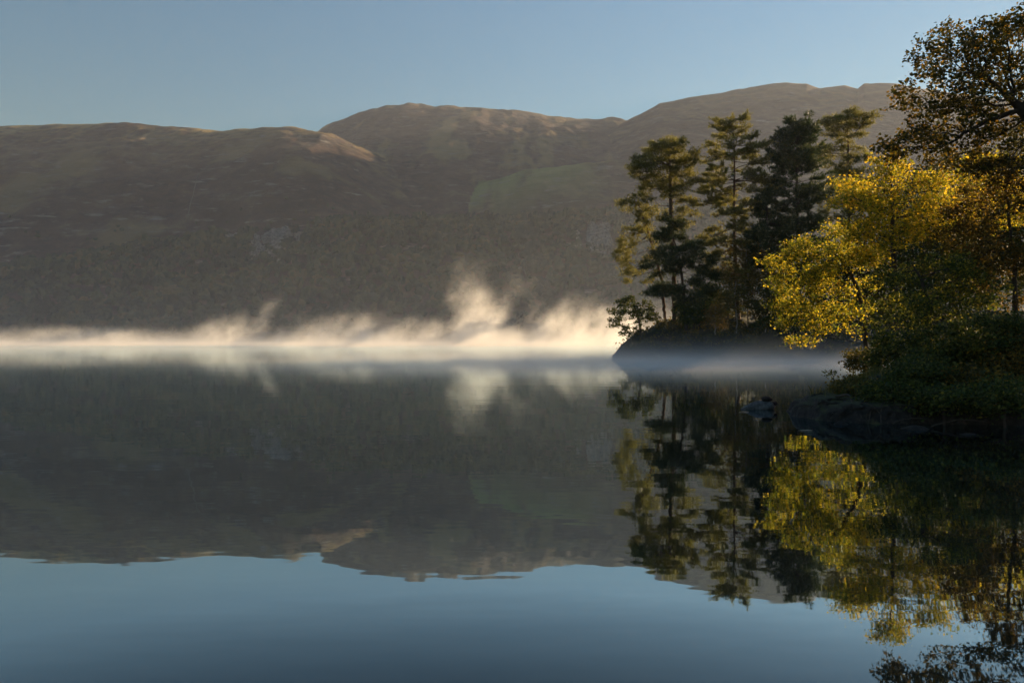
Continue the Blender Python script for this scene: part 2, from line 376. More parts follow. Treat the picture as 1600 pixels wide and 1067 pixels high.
def build_field_wall():
    pts = [(311, 272), (306, 285), (303, 300), (299, 314), (296, 328), (293, 340)]
    Ys = np.linspace(1100, 1960, 400)
    P = []
    for px, py in pts:
        z, _ = hill_height(np.full_like(Ys, px), Ys); yy = 533.5 - (z - CAMZ) / Ys * F
        k = np.argmax(np.minimum.accumulate(yy) <= py); P.append(((px - 800) / F * Ys[k], Ys[k], z[k]))
    P = np.array(P); t = np.linspace(0, 5, 41); Q = np.stack([np.interp(t, range(6), P[:, i]) for i in range(3)], -1)
    pxq = Q[:, 0] / Q[:, 1] * F + 800; Q[:, 2] = hill_height(pxq, Q[:, 1])[0]
    d = np.array((1, 0, 0)) * 0.9; V = []
    for q in Q - Q[-1]:
        V += [q - d - (0, 0, 1), q - d * 0.6 + (0, 0, 1.6), q + d * 0.6 + (0, 0, 1.6), q + d - (0, 0, 1)]
    Fc = [[4 * i + j, 4 * i + j + 1, 4 * i + j + 5, 4 * i + j + 4] for i in range(40) for j in range(3)]
    tag(mk('stone_wall', np.array(V), [np.array(Fc)], M['wall_stone'], loc=Q[-1]), 'thin drystone wall climbing the brown hillside at left', 'wall')
build_field_wall()

def build_forest():
    rng = np.random.default_rng(5)
    n = 11000
    px = rng.uniform(-420, 2000, n); Y = rng.uniform(912, 1300, n)
    z, top = hill_height(px, Y)
    X = (px - 800) / F * Y
    edge = 1255 + 45 * fbm(X / 70, Y / 70, 3, 91)
    py = 533.5 - (z - CAMZ) / Y * F
    ok = (Y < edge) & (z > 0.8) & ((top == 0) | (top == 4) | (Y < 1180))
    for cx, cyy, rx, ry, _, _ in CRAGS:
        ok &= (((px - cx) / (rx * 0.95)) ** 2 + ((py + 4 - cyy) / (ry * 0.95)) ** 2) > rng.uniform(0.15, 1.2, n)
    ok &= ~((np.abs(px - 690) < 55) & (np.abs(Y - 1268) < 32))
    dens = sstep(-0.75, -0.2, fbm(X / 55, Y / 55, 3, 95))
    ok &= rng.uniform(0, 1, n) < 0.25 + 0.75 * dens
    X, Y, z = X[ok], Y[ok], z[ok]; n = len(X)
    # a few scattered trees above the wood's edge
    m = 40
    px2 = rng.uniform(-50, 1000, m); Y2 = rng.uniform(1262, 1340, m); z2, t2 = hill_height(px2, Y2)
    X = np.concatenate([X, (px2 - 800) / F * Y2]); Y = np.concatenate([Y, Y2]); z = np.concatenate([z, z2]); n = len(X)
    sm = np.ones(n); sm[-m:] = 0.5
    iv, jf = ico_sub(1)
    temps = []
    for k in range(6):
        r = np.random.default_rng(k)
        temps.append(iv * (1 + 0.24 * r.standard_normal((len(iv), 1))).clip(0.45, 1.7))
    Vs, Fs = [], []; nv = len(iv)
    for i in range(n):
        h = rng.uniform(6, 12) * sm[i] * (1.5 if rng.uniform() < 0.15 else 1.0); rr = (3.0 + 5.0 * rng.uniform() ** 1.5) * sm[i]; a = rng.uniform(0, 6.28); c, s = math.cos(a), math.sin(a)
        t = temps[rng.integers(6)]
        v = np.stack([(t[:, 0] * c - t[:, 1] * s) * rr + X[i], (t[:, 0] * s + t[:, 1] * c) * rr + Y[i], t[:, 2] * h * 0.5 + z[i] + h * 0.5], -1)
        Vs.append(v); Fs.append(jf + i * nv)
    o = mk('wooded_hillside', np.concatenate(Vs), [np.concatenate(Fs)], M['forest'])
    tag(o, 'distant dark green wood covering the lower hillside across the lake', 'wood', kind='stuff')
build_forest()

# ------------------------------------------------------------------ near shore and headland
LAND = np.array([(7.35, 20.6), (7.9, 19.3), (9.2, 18.7), (11, 18.5), (13, 17.7), (16, 16.6), (22, 15), (40, 9), (80, -4), (190, -25), (190, 158), (60, 158), (32, 122), (17, 106), (12.6, 97.5), (12.5, 94.5),
                 (16, 91.5), (24, 89), (34, 86.5), (43, 84), (50, 78), (52, 66), (44, 52), (31, 42.5), (21, 35.5), (14.5, 30), (11.2, 26), (8.6, 23)], float)
def sdist(X, Y):
    P = np.stack([X.ravel(), Y.ravel()], -1); d = np.full(len(P), 1e9); ins = np.zeros(len(P), bool)
    for a, b in zip(LAND, np.roll(LAND, -1, 0)):
        e = b - a; q = P - a
        t = np.clip((q @ e) / (e @ e), 0, 1); d = np.minimum(d, np.hypot(*(q - t[:, None] * e).T))
        c = (a[1] <= P[:, 1]) != (b[1] <= P[:, 1])
        with np.errstate(divide='ignore', invalid='ignore'):
            xi = a[0] + (P[:, 1] - a[1]) / (b[1] - a[1]) * e[0]
        ins ^= c & (P[:, 0] < xi)
    return np.where(ins, d, -d).reshape(X.shape)
def land_height(X, Y):
    X = np.asarray(X, float); Y = np.asarray(Y, float)
    d = sdist(X, Y) + 0.55 * fbm(X / 1.5, Y / 1.5, 5, 51) * sstep(60, 45, Y) + 1.2 * fbm(X / 6, Y / 6, 4, 52) * sstep(45, 60, Y)
    dp = np.maximum(d, 0)
    near = 0.6 * (1 - np.exp(-dp / 0.25)) + 15 * (1 - np.exp(-0.36 * np.maximum(dp - 0.6, 0) / 15)) + 0.16 * fbm(X / 0.55, Y / 0.55, 4, 55) * sstep(0, 0.5, dp) + 0.3 * fbm(X / 2.2, Y / 2.2, 3, 56) * sstep(0.2, 1.2, dp)
    head = 5.2 * (1 - np.exp(-dp / 4.2)) + 0.02 * dp + 0.9 * fbm(X / 3.2, Y / 3.2, 5, 57, 0.55) * sstep(0, 2, dp)
    wn_ = sstep(66, 44, Y)
    return np.where(d > 0, wn_ * near + (1 - wn_) * head, np.maximum(d * 0.6, -2.0))
def gz(x, y): return float(land_height(np.array([x]), np.array([y]))[0])

def build_land():
    xs = np.arange(6.6, 46, 0.13); ys = np.arange(8, 48, 0.13)
    # bank surface near the viewer, finely modelled
    xs = np.concatenate([np.arange(6.6, 20, 0.075), np.arange(20, 46, 0.3)]); ys = np.concatenate([np.arange(8, 15.5, 0.3), np.arange(15.5, 27, 0.075), np.arange(27, 48.2, 0.25)])
    X, Y = np.meshgrid(xs, ys); Z = land_height(X, Y)
    # ledges and crumbling earth on the steep face
    face = np.exp(-((Z - 0.45) / 0.42) ** 2)
    k = 0.42 * face * fbm(X / 0.45 + Z * 3, Z / 0.16 + Y, 4, 61, ridged=True)
    V = np.stack([X + 0.3 * k, Y - k, Z + 0.05 * face * fbm(X / 0.2, Y / 0.2, 3, 66)], -1).reshape(-1, 3)
    tag(mk('near_bank', V, [grid_faces(len(ys), len(xs))], M['earth'], smooth=True), kind='structure')
    xs = np.concatenate([np.arange(8, 60, 0.6), np.arange(60, 192, 2.2)]); ys = np.concatenate([np.arange(-28, 46, 1.4), np.arange(46, 110, 0.6), np.arange(110, 160, 1.5)])
    X, Y = np.meshgrid(xs, ys); Z = land_height(X, Y)
    Z = Z - 0.8 * ((X < 45.5) & (Y < 47.6) & (Y > 8.5))
    V = np.stack([X, Y, Z], -1).reshape(-1, 3)
    tag(mk('headland', V, [grid_faces(len(ys), len(xs))], M['earth'], smooth=True), kind='structure')
build_land()

# ------------------------------------------------------------------ plants
def unit(v): return v / np.maximum(np.linalg.norm(v, axis=-1, keepdims=True), 1e-9)

def colonize(rng, nodes, parents, att, step, kill, maxit=160, trop=(0, 0, 0.05), jit=0.25):
    pos = [np.array(n, float) for n in nodes]; par = list(parents); nch = [0] * len(pos)
    for p in par:
        if p >= 0: nch[p] += 1
    A = np.array(att, float); PN = np.array(pos)
    D = np.linalg.norm(A[:, None] - PN[None], axis=2); near = D.argmin(1); dist = D.min(1)
    trop = np.array(trop)
    for it in range(maxit):
        keep = dist > kill; A, near, dist = A[keep], near[keep], dist[keep]
        if len(A) == 0: break
        PN = np.array(pos); dirs = unit(A - PN[near])
        acc = np.zeros((len(pos), 3)); np.add.at(acc, near, dirs)
        idx = np.unique(near); new = []
        for i in idx:
            if nch[i] >= 4: continue
            v = unit(unit(acc[i]) + jit * rng.standard_normal(3) + trop)
            new.append(pos[i] + v * step); par.append(int(i)); nch[i] += 1; nch.append(0)
        if not new: break
        base = len(pos); pos += new; Nn = np.array(new)
        D = np.linalg.norm(A[:, None] - Nn[None], axis=2); m = D.argmin(1); dm = D.min(1)
        b = dm < dist; near[b] = m[b] + base; dist[b] = dm[b]
    return np.array(pos), np.array(par)

def tube(P, R, k):
    P = np.asarray(P); T = np.gradient(P, axis=0) if len(P) > 1 else np.array([[0, 0, 1]])
    T = unit(T); ref = np.array((0.31, 0.95, 0.05)); ref = np.where(np.abs(T @ ref)[:, None] > 0.93, np.array((0.9, -0.2, 0.4)), ref)
    a = unit(np.cross(T, ref)); b = np.cross(T, a)
    th = np.arange(k) / k * 2 * math.pi
    V = P[:, None] + R[:, None, None] * (np.cos(th)[None, :, None] * a[:, None] + np.sin(th)[None, :, None] * b[:, None])
    n = len(P); i = np.arange(n - 1)[:, None] * k + np.arange(k)[None]; j = np.arange(n - 1)[:, None] * k + (np.arange(k)[None] + 1) % k
    Fq = np.stack([i, j, j + k, i + k], -1).reshape(-1, 4)
    return V.reshape(-1, 3), Fq

class MB:
    def __init__(s): s.v = []; s.f = []; s.n = 0
    def add(s, V, Fq): s.v.append(V); s.f.append(np.asarray(Fq) + s.n); s.n += len(V)
    def build(s, name, mat, parent=None, smooth=True, loc=None):
        by = {}
        for f in s.f: by.setdefault(f.shape[1], []).append(f)
        return mk(name, np.concatenate(s.v), [np.concatenate(x) for x in by.values()], mat, parent, smooth, loc)

def leaves(rng, C, size, flat=0.5):
    n = len(C); s = size * rng.uniform(0.65, 1.3, (n, 1))
    a = unit(rng.standard_normal((n, 3)) * np.array((1, 1, flat)) + np.array((0, 0, -0.15))); b = unit(np.cross(a, rng.standard_normal((n, 3)))); c = np.cross(a, b)
    v = np.stack([C - a * s * 0.5, C + b * s * 0.36 + c * s * 0.10, C + a * s * 0.55, C - b * s * 0.36 + c * s * 0.10], 1)
    return v.reshape(-1, 3), np.arange(n * 4).reshape(n, 4)

def needles(rng, C, D, m, L, wd):
    n = len(C); C = np.repeat(C, m, 0); D = np.repeat(D, m, 0)
    d = unit(0.7 * D + 0.75 * rng.standard_normal(C.shape) + np.array((0, 0, 0.28)))
    s = unit(np.cross(d, rng.standard_normal(C.shape))) * wd * 0.5; l = L * rng.uniform(0.6, 1.25, (len(C), 1))
    v = np.stack([C - s, C + s, C + d * l], 1)
    return v.reshape(-1, 3), np.arange(len(C) * 3).reshape(-1, 3)

def tree(name, label, cat, group, base, trunk, blobs, natt, step, kill, leaf, nleaf, lmat, bmat, r0, seed, tip=0.006, needle=False, clump=None, spread=0.2, trop=(0, 0, 0.05), jit=0.25, leafmax=3, origin=None, sides=7, roots=None):
    """trunk: world points from the base up; blobs: (centre, radii, weight) of crown volume"""
    rng = np.random.default_rng(seed)
    base = np.array(base, float); T = np.array(trunk, float) - base
    # resample trunk, gently crooked
    d = np.concatenate([[0], np.cumsum(np.linalg.norm(np.diff(T, axis=0), axis=1))]); nn = max(3, int(d[-1] / step))
    t = np.linspace(0, d[-1], nn); Tn = np.stack([np.interp(t, d, T[:, i]) for i in range(3)], -1)
    Tn[1:-1] += rng.standard_normal((nn - 2, 3)) * step * 0.10
    att = []
    wsum = sum(b[2] for b in blobs)
    for c, r, wt in blobs:
        k = int(natt * wt / wsum) + 1; c = np.array(c) - base; r = np.array(r)
        if clump:
            nc = max(2, int(k / clump)); q = unit(rng.standard_normal((nc, 3))) * rng.uniform(0.25, 1.0, (nc, 1)) ** (1 / 2.2)
            cc = c + q * r; sel_ = rng.integers(0, nc, k)
            att.append(cc[sel_] + rng.standard_normal((k, 3)) * r * np.array((0.17, 0.17, 0.13)))
        else:
            q = unit(rng.standard_normal((k, 3))) * rng.uniform(0, 1, (k, 1)) ** (1 / 3); att.append(c + q * r)
    att = np.concatenate(att)
    pos, par = colonize(rng, Tn, [-1] + list(range(nn - 1)), att, step, kill, trop=trop, jit=jit)
    n = len(pos); cnt = np.zeros(n); hasch = np.zeros(n, bool); hasch[par[par >= 0]] = True
    cnt[~hasch] = 1
    for i in range(n - 1, 0, -1): cnt[par[i]] += cnt[i]
    p = math.log(max(cnt[0], 2)) / math.log(r0 / tip); R = tip * cnt ** (1 / p)
    tt = np.arange(nn) / nn; R[:nn] = np.maximum(R[:nn], r0 * (1 - 0.75 * tt)) ; R[0] *= 1.35
    ch = [[] for _ in range(n)]
    for i in range(1, n): ch[par[i]].append(i)
    sm = pos.copy()
    for i in range(nn, n):
        if ch[i]: sm[i] = 0.5 * pos[i] + 0.25 * pos[par[i]] + 0.25 * pos[ch[i][0]]
    pos = sm
    trunk_mb, br_mb = MB(), MB()
    starts = [(-1, 0)]
    while starts:
        a, i = starts.pop(); c = [] if a < 0 else [a]
        isr = a < 0
        while True:
            c.append(i)
            if not ch[i]: break
            ks = sorted(ch[i], key=lambda q: -(cnt[q] + (1e6 if (isr and q < nn) else 0)))
            for k in ks[1:]: starts.append((i, k))
            i = ks[0]
        rr = R[c].copy()
        if a >= 0: rr[0] = min(rr[0], rr[1] * 1.4)
        k = sides if rr[0] > 0.06 else (5 if rr[0] > 0.02 else 3)
        V, Fq = tube(pos[c], rr, k)
        (trunk_mb if isr else br_mb).add(V, Fq)
    root = empty(name, base); tag(root, label, cat, group)
    trunk_mb.build('trunk', bmat, root)
    if br_mb.n: br_mb.build('branches', bmat, root)
    lf = np.where((cnt <= leafmax) & (np.arange(n) >= nn))[0]
    C = np.repeat(pos[lf], nleaf, 0)
    if needle:
        Dd = unit(pos[lf] - pos[par[lf]]); Dd = np.repeat(Dd, nleaf, 0)
        C = C + rng.standard_normal(C.shape) * spread * np.array((1, 1, 0.55))
        V, Fq = needles(rng, C, Dd, 5, leaf, leaf * 0.16)
    else:
        C = C + rng.standard_normal(C.shape) * spread
        V, Fq = leaves(rng, C, leaf)
    mk('crown', V, [Fq], lmat, root)
    return root

def whorl_pine(name, label, group, base, top, r0, h0, lenf, elevf, nw, spacing, nmat, bmat, seed, tuft=0.34, dens=1.0, side=0.3, bend=0.3, skip=0.12):
    rng = np.random.default_rng(seed)
    base = np.array(base, float); H = np.array(top) - base; hh = np.linalg.norm(H)
    t = np.linspace(0, 1, 28); T = H * t[:, None]; T[:, 0] += bend * np.sin(t * 5.1 + seed) * t * (1 - t) * 2; T[:, 1] += bend * np.sin(t * 4.3 + 2 * seed) * t * (1 - t) * 2
    Rr = r0 * (1 - t) ** 0.8 + 0.02; Rr[0] *= 1.3
    mb = MB(); mb.add(*tube(T, Rr, 8)); br = MB(); C, D = [], []
    def along(P, f):
        s = np.linspace(0, 1, len(P)); return np.array([np.interp(f, s, P[:, i]) for i in range(3)])
    h = h0
    while h < 0.985:
        k = max(1, int(rng.poisson(nw)))
        a0 = rng.uniform(0, 6.28)
        for j in range(k):
            if rng.uniform() < skip: continue
            az = a0 + j * 6.283 / k + rng.normal(0, 0.35); hj = np.clip(h + rng.normal(0, 0.006), h0, 0.99)
            L = lenf(hj) * rng.uniform(0.45, 1.2); e = elevf(hj) + rng.normal(0, 0.12)
            s = np.linspace(0, 1, 8); el = e - 0.25 * np.sin(s * 3.1) + 0.55 * s ** 3
            st = np.stack([np.cos(el) * math.cos(az), np.cos(el) * math.sin(az), np.sin(el)], -1) * L / 7
            st += rng.standard_normal(st.shape) * L * 0.012
            P = along(T, hj) + np.concatenate([[np.zeros(3)], np.cumsum(st, 0)[:-1]])
            rb = (0.018 + 0.028 * L / 3.5) * (1 - 0.8 * s); br.add(*tube(P, rb, 4))
            ns = max(3, int(L * 3.6 * dens))
            for f in rng.uniform(0.28, 1.0, ns):
                sgn = rng.choice((-1, 1)); l2 = side * L * (1.15 - f * 0.75) * rng.uniform(0.5, 1.2) + 0.25; a2 = az + sgn * rng.uniform(0.5, 1.15)
                e2 = rng.normal(0.18, 0.2); d2 = np.array((math.cos(a2) * math.cos(e2), math.sin(a2) * math.cos(e2), math.sin(e2)))
                q = along(P, f); Q = q + d2 * np.linspace(0, l2, 3)[:, None]; br.add(*tube(Q, np.array((0.014, 0.010, 0.005)), 3))
                m = max(2, int(l2 / 0.2 * dens))
                for g in np.linspace(0.3, 1.0, m): C.append(q + d2 * l2 * g + rng.normal(0, 0.06, 3)); D.append(d2)
            for g in np.linspace(0.55, 1, max(2, int(L / 0.3))): C.append(along(P, g)); D.append(unit(P[-1] - P[-2]))
        h += spacing / hh * rng.uniform(0.6, 1.4)
    for g in range(14): C.append(T[-1] - H / hh * rng.uniform(0, 0.9) + rng.normal(0, 0.1, 3)); D.append(np.array((0, 0, 1.0)))
    root = empty(name, base); tag(root, label, 'pine tree', group)
    mb.build('trunk', bmat, root); br.build('branches', bmat, root)
    V, Fq = needles(rng, np.array(C), np.array(D), 9, tuft, tuft * 0.17)
    mk('crown', V, [Fq], nmat, root)
    return root

def B(px, py, rx, ry, Y, ryy, wt=1.0):
    s = Y / F; return (W(px, py, Y), (rx * s, ryy, ry * s), wt)
def ground(px, Y, dz=-0.15):
    x = (px - 800) / F * Y; return np.array((x, Y, gz(x, Y) + dz))

G_HEAD = 'trees on the headland'; G_NEAR = 'trees on the near bank'
def build_headland_trees():
    Y = 97
    b = ground(1054, Y)
    tree('scots_pine', 'tall bare-trunked pine nearest the headland tip, open rounded crown', 'pine tree', G_HEAD, b, [b, W(1053, 420, Y), W(1049, 345, Y), W(1048, 300, Y), W(1047, 250, Y)],
         [B(1047, 240, 38, 24, Y, 3.2, 1.5), B(1013, 255, 30, 20, Y - 1, 2.2, 1.0), B(1030, 290, 32, 24, Y + 1, 2.6, 1.0), B(1063, 285, 22, 40, Y, 2.4, 1.0), B(1072, 330, 18, 22, Y, 1.8, .5), B(1030, 330, 20, 16, Y + 1, 1.6, .35)],
         1300, 0.40, 0.46, 0.38, 15, M['needle_light'], M['bark_pine'], 0.29, 11, tip=0.014, needle=True, clump=13, spread=0.27, leafmax=2)
    b = ground(1040, Y + 2.5)
    tree('scots_pine', 'pine leaning left over the lake behind the headland tip oak', 'pine tree', G_HEAD, b, [b, W(1034, 440, Y + 2), W(1020, 385, Y + 1), W(1008, 350, Y), W(999, 322, Y)],
         [B(988, 318, 24, 18, Y, 2.0, 1.0), B(975, 400, 14, 36, Y, 1.8, 1.0), B(1000, 355, 22, 20, Y, 1.8, .8), B(990, 430, 22, 16, Y, 1.8, .6), B(1012, 395, 18, 22, Y, 1.6, .5)],
         750, 0.40, 0.46, 0.36, 13, M['needle_light'], M['bark_pine'], 0.2, 12, tip=0.013, needle=True, clump=12, spread=0.26, leafmax=2)
    b = ground(1072, Y - 3)
    tree('dark_pine', 'shorter dark green pine in front of the tall open pine', 'pine tree', G_HEAD, b, [b, W(1068, 450, Y - 3), W(1060, 395, Y - 3), W(1048, 360, Y - 3)],
         [B(1048, 365, 26, 24, Y - 3, 2.2, 1.0), B(1035, 410, 34, 28, Y - 3, 2.6, 1.2), B(1075, 400, 36, 26, Y - 3, 2.8, 1.2), B(1105, 420, 26, 26, Y - 3, 2.2, .9), B(1040, 460, 32, 18, Y - 3, 2.4, .9), B(1090, 460, 30, 22, Y - 3, 2.4, .9)],
         1100, 0.40, 0.5, 0.40, 20, M['needle_dark'], M['bark_dark'], 0.2, 13, tip=0.012, needle=True, clump=14, spread=0.28, leafmax=2)
    b = ground(1153, 96); top = W(1145, 179, 96)
    def lf(h): return np.interp(h, [0.25, 0.42, 0.55, 0.7, 0.8, 0.9, 0.97, 1], [3.2, 4.2, 4.4, 4.5, 4.5, 3.4, 2.0, 0.9])
    whorl_pine('tall_pine', 'tallest conical pine with tiered branches, straight trunk, middle of headland', G_HEAD, b, top, 0.27, 0.2, lf, lambda h: np.interp(h, [0.2, 0.6, 1], [-0.12, 0.0, 0.3]), 5.2, 0.68, M['needle_light'], M['bark_pine'], 3, dens=1.15, skip=0.14, side=0.36, tuft=0.38)
    b = ground(1246, 94.5); top = W(1246, 196, 94.5)
    def lf2(h): return np.interp(h, [0.2, 0.45, 0.6, 0.75, 0.88, 0.96, 1], [3.2, 3.7, 4.1, 3.8, 2.9, 2.3, 1.1])
    whorl_pine('dark_pine', 'dense dark pine with broad blunt top right of tallest pine', G_HEAD, b, top, 0.28, 0.2, lf2, lambda h: np.interp(h, [0.2, 0.6, 1], [0.1, 0.35, 1.0]), 5.5, 0.55, M['needle_dark'], M['bark_dark'], 7, dens=1.05, skip=0.14, tuft=0.42, side=0.38)
    Y = 106; b = ground(1326, Y)
    tree('scots_pine', 'slim pine with a flat umbrella top above the yellow trees', 'pine tree', G_HEAD, b, [b, W(1326, 400, Y), W(1327, 300, Y), W(1325, 240, Y), W(1324, 205, Y)],
         [B(1325, 190, 36, 15, Y, 3.0, 1.4), B(1325, 208, 30, 12, Y, 2.4, .8), B(1303, 250, 28, 30, Y, 2.6, 1.0), B(1342, 262, 24, 34, Y, 2.6, .9), B(1335, 300, 28, 34, Y, 2.6, .9), B(1303, 315, 30, 34, Y, 2.6, 1.0)],
         1350, 0.42, 0.48, 0.40, 14, M['needle_light'], M['bark_pine'], 0.2, 14, tip=0.013, needle=True, clump=13, spread=0.27, leafmax=2)
    Y = 94; b = ground(1200, Y)
    tree('dark_pine', 'lower dark pine between the tallest pine and the dense one', 'pine tree', G_HEAD, b, [b, W(1200, 420, Y), W(1198, 340, Y), W(1197, 300, Y)],
         [B(1198, 325, 20, 28, Y, 1.8, .8), B(1215, 370, 30, 30, Y, 2.2, 1.0), B(1185, 385, 24, 30, Y, 2.2, 1.0)],
         800, 0.42, 0.5, 0.42, 20, M['needle_dark'], M['bark_dark'], 0.27, 15, tip=0.013, needle=True, clump=13, spread=0.3, leafmax=2)
    Y = 95.5; b = ground(1001, Y)
    tree('oak_sapling', 'small crooked oak hanging over the water at the headland tip', 'oak tree', G_HEAD, b, [b, W(1000, 505, Y), W(996, 490, Y), W(990, 478, Y)],
         [B(975, 485, 26, 14, Y, 1.6, 1.0), B(990, 470, 24, 10, Y, 1.5, .8), B(1008, 492, 22, 14, Y, 1.6, .8), B(962, 505, 14, 10, Y, 1.0, .5), B(985, 515, 20, 12, Y, 1.2, .5)],
         620, 0.22, 0.27, 0.22, 13, M['leaf_green'], M['bark_dark'], 0.13, 16, tip=0.009, clump=9, spread=0.15, trop=(-0.05, 0, -0.02), leafmax=2)
    Y = 94
    for k, (px, pt, rx, hy, lab, mt, sd) in enumerate([
            (1168, 375, 46, 60, 'golden brown birch rising in front of the dense dark pine', 'leaf_birch_far', 21), (1205, 395, 40, 56, 'russet-gold birch at the right foot of the tallest pine', 'leaf_birch_far', 22),
            (1150, 440, 30, 42, 'low olive birch with thin pale stem below the tallest pine', 'leaf_olive', 23), (1118, 478, 22, 26, 'little pale birch sapling on the headland edge', 'leaf_birch_far', 24),
            (1195, 455, 26, 40, 'thin-stemmed birch at water edge beside the yellow bank tree', 'leaf_olive', 25)]):
        YY = Y - 0.6 * k; b = ground(px, YY)
        tree('birch_tree', lab, 'birch tree', G_HEAD, b, [b, W(px + 2, pt + 70, YY), W(px - 2, pt + 20, YY), W(px, pt, YY)],
             [B(px, pt + 8, rx * .6, hy * .45, YY, 1.5, .8), B(px - rx * .35, pt + hy * .8, rx * .6, hy * .5, YY, 1.7, 1), B(px + rx * .4, pt + hy * .8, rx * .6, hy * .5, YY, 1.7, 1)],
             420, 0.36, 0.42, 0.24, 20, M[mt], M['bark_birch'], 0.08, sd, tip=0.008, clump=12, spread=0.3, trop=(0, 0, -0.03), leafmax=2)
    for px, YY, rx, py, ry, lab, sd in [(1085, 94, 26, 478, 16, 'dark bush under the short dark pine', 31), (1120, 96, 30, 465, 24, 'dark evergreen bush between the two tallest pines', 32), (1215, 92, 34, 488, 22, 'dark bush on headland behind the yellow leaves', 33),
                                        (1260, 96, 40, 450, 44, 'tall dark bush at foot of dense dark pine', 34), (1320, 96, 44, 450, 50, 'dark leafy tree hidden behind yellow bank tree', 35)]:
        b = ground(px, YY)
        tree('bush', lab, 'bush', 'bushes on the headland', b, [b, W(px, py + ry * 0.6, YY)], [B(px, py, rx, ry, YY, rx * YY / F, 1.0), B(px, py + ry, rx * 1.1, ry * 0.7, YY, rx * YY / F, .8)],
             420, 0.36, 0.42, 0.30, 22, M['leaf_green'], M['bark_dark'], 0.09, sd, tip=0.010, clump=12, spread=0.32, leafmax=2)
    # hazy trees glimpsed beyond the bay, then trees added to shade the bay mist
    for px, YY, pt, rx, lab, mt, sd in [(1405, 112, 235, 62, 'hazy olive tree beyond the bay behind the yellow crown', 'leaf_olive', 41), (1490, 118, 225, 70, 'hazy green tree beyond the bay behind the oak limb', 'leaf_olive', 42),
                                        (1585, 110, 190, 74, 'hazy tree beyond the bay at the right picture edge', 'leaf_olive', 43),
                                        (1370, 99, 330, 60, 'olive tree added to shade the mist, hidden behind the golden crown', 'leaf_olive', 44), (1440, 96, 310, 66, 'olive tree added to shade the mist, behind the dark green tree', 'leaf_olive', 45),
                                        (1530, 94, 300, 70, 'olive tree added to shade the mist, behind the russet tree', 'leaf_green', 146), (1450, 90, 330, 60, 'broad green tree added to shade the mist, nearest across the water', 'leaf_green', 49), (1590, 101, 290, 70, 'broad green tree added to shade the mist, behind right-edge stems', 'leaf_green', 50),
                                        (1640, 92, 270, 80, 'tree added to shade the mist, beyond the right edge', 'leaf_green', 47), (1770, 92, 260, 80, 'tree added to shade the mist, well beyond the right edge', 'leaf_green', 48)]:
        b = ground(px, YY)
        tree('broadleaf_tree', lab, 'tree', G_HEAD, b, [b, W(px, pt + 170, YY), W(px, pt + 90, YY)],
             [B(px, pt + 45, rx * .7, 45, YY, 4, 1), B(px - rx * .4, pt + 110, rx * .7, 60, YY, 4.5, 1), B(px + rx * .4, pt + 120, rx * .7, 60, YY, 4.5, 1)],
             620, 0.65, 0.8, 0.36, 24, M[mt], M['bark_dark'], 0.3, sd, tip=0.014, clump=14, spread=0.5, leafmax=2)
build_headland_trees()

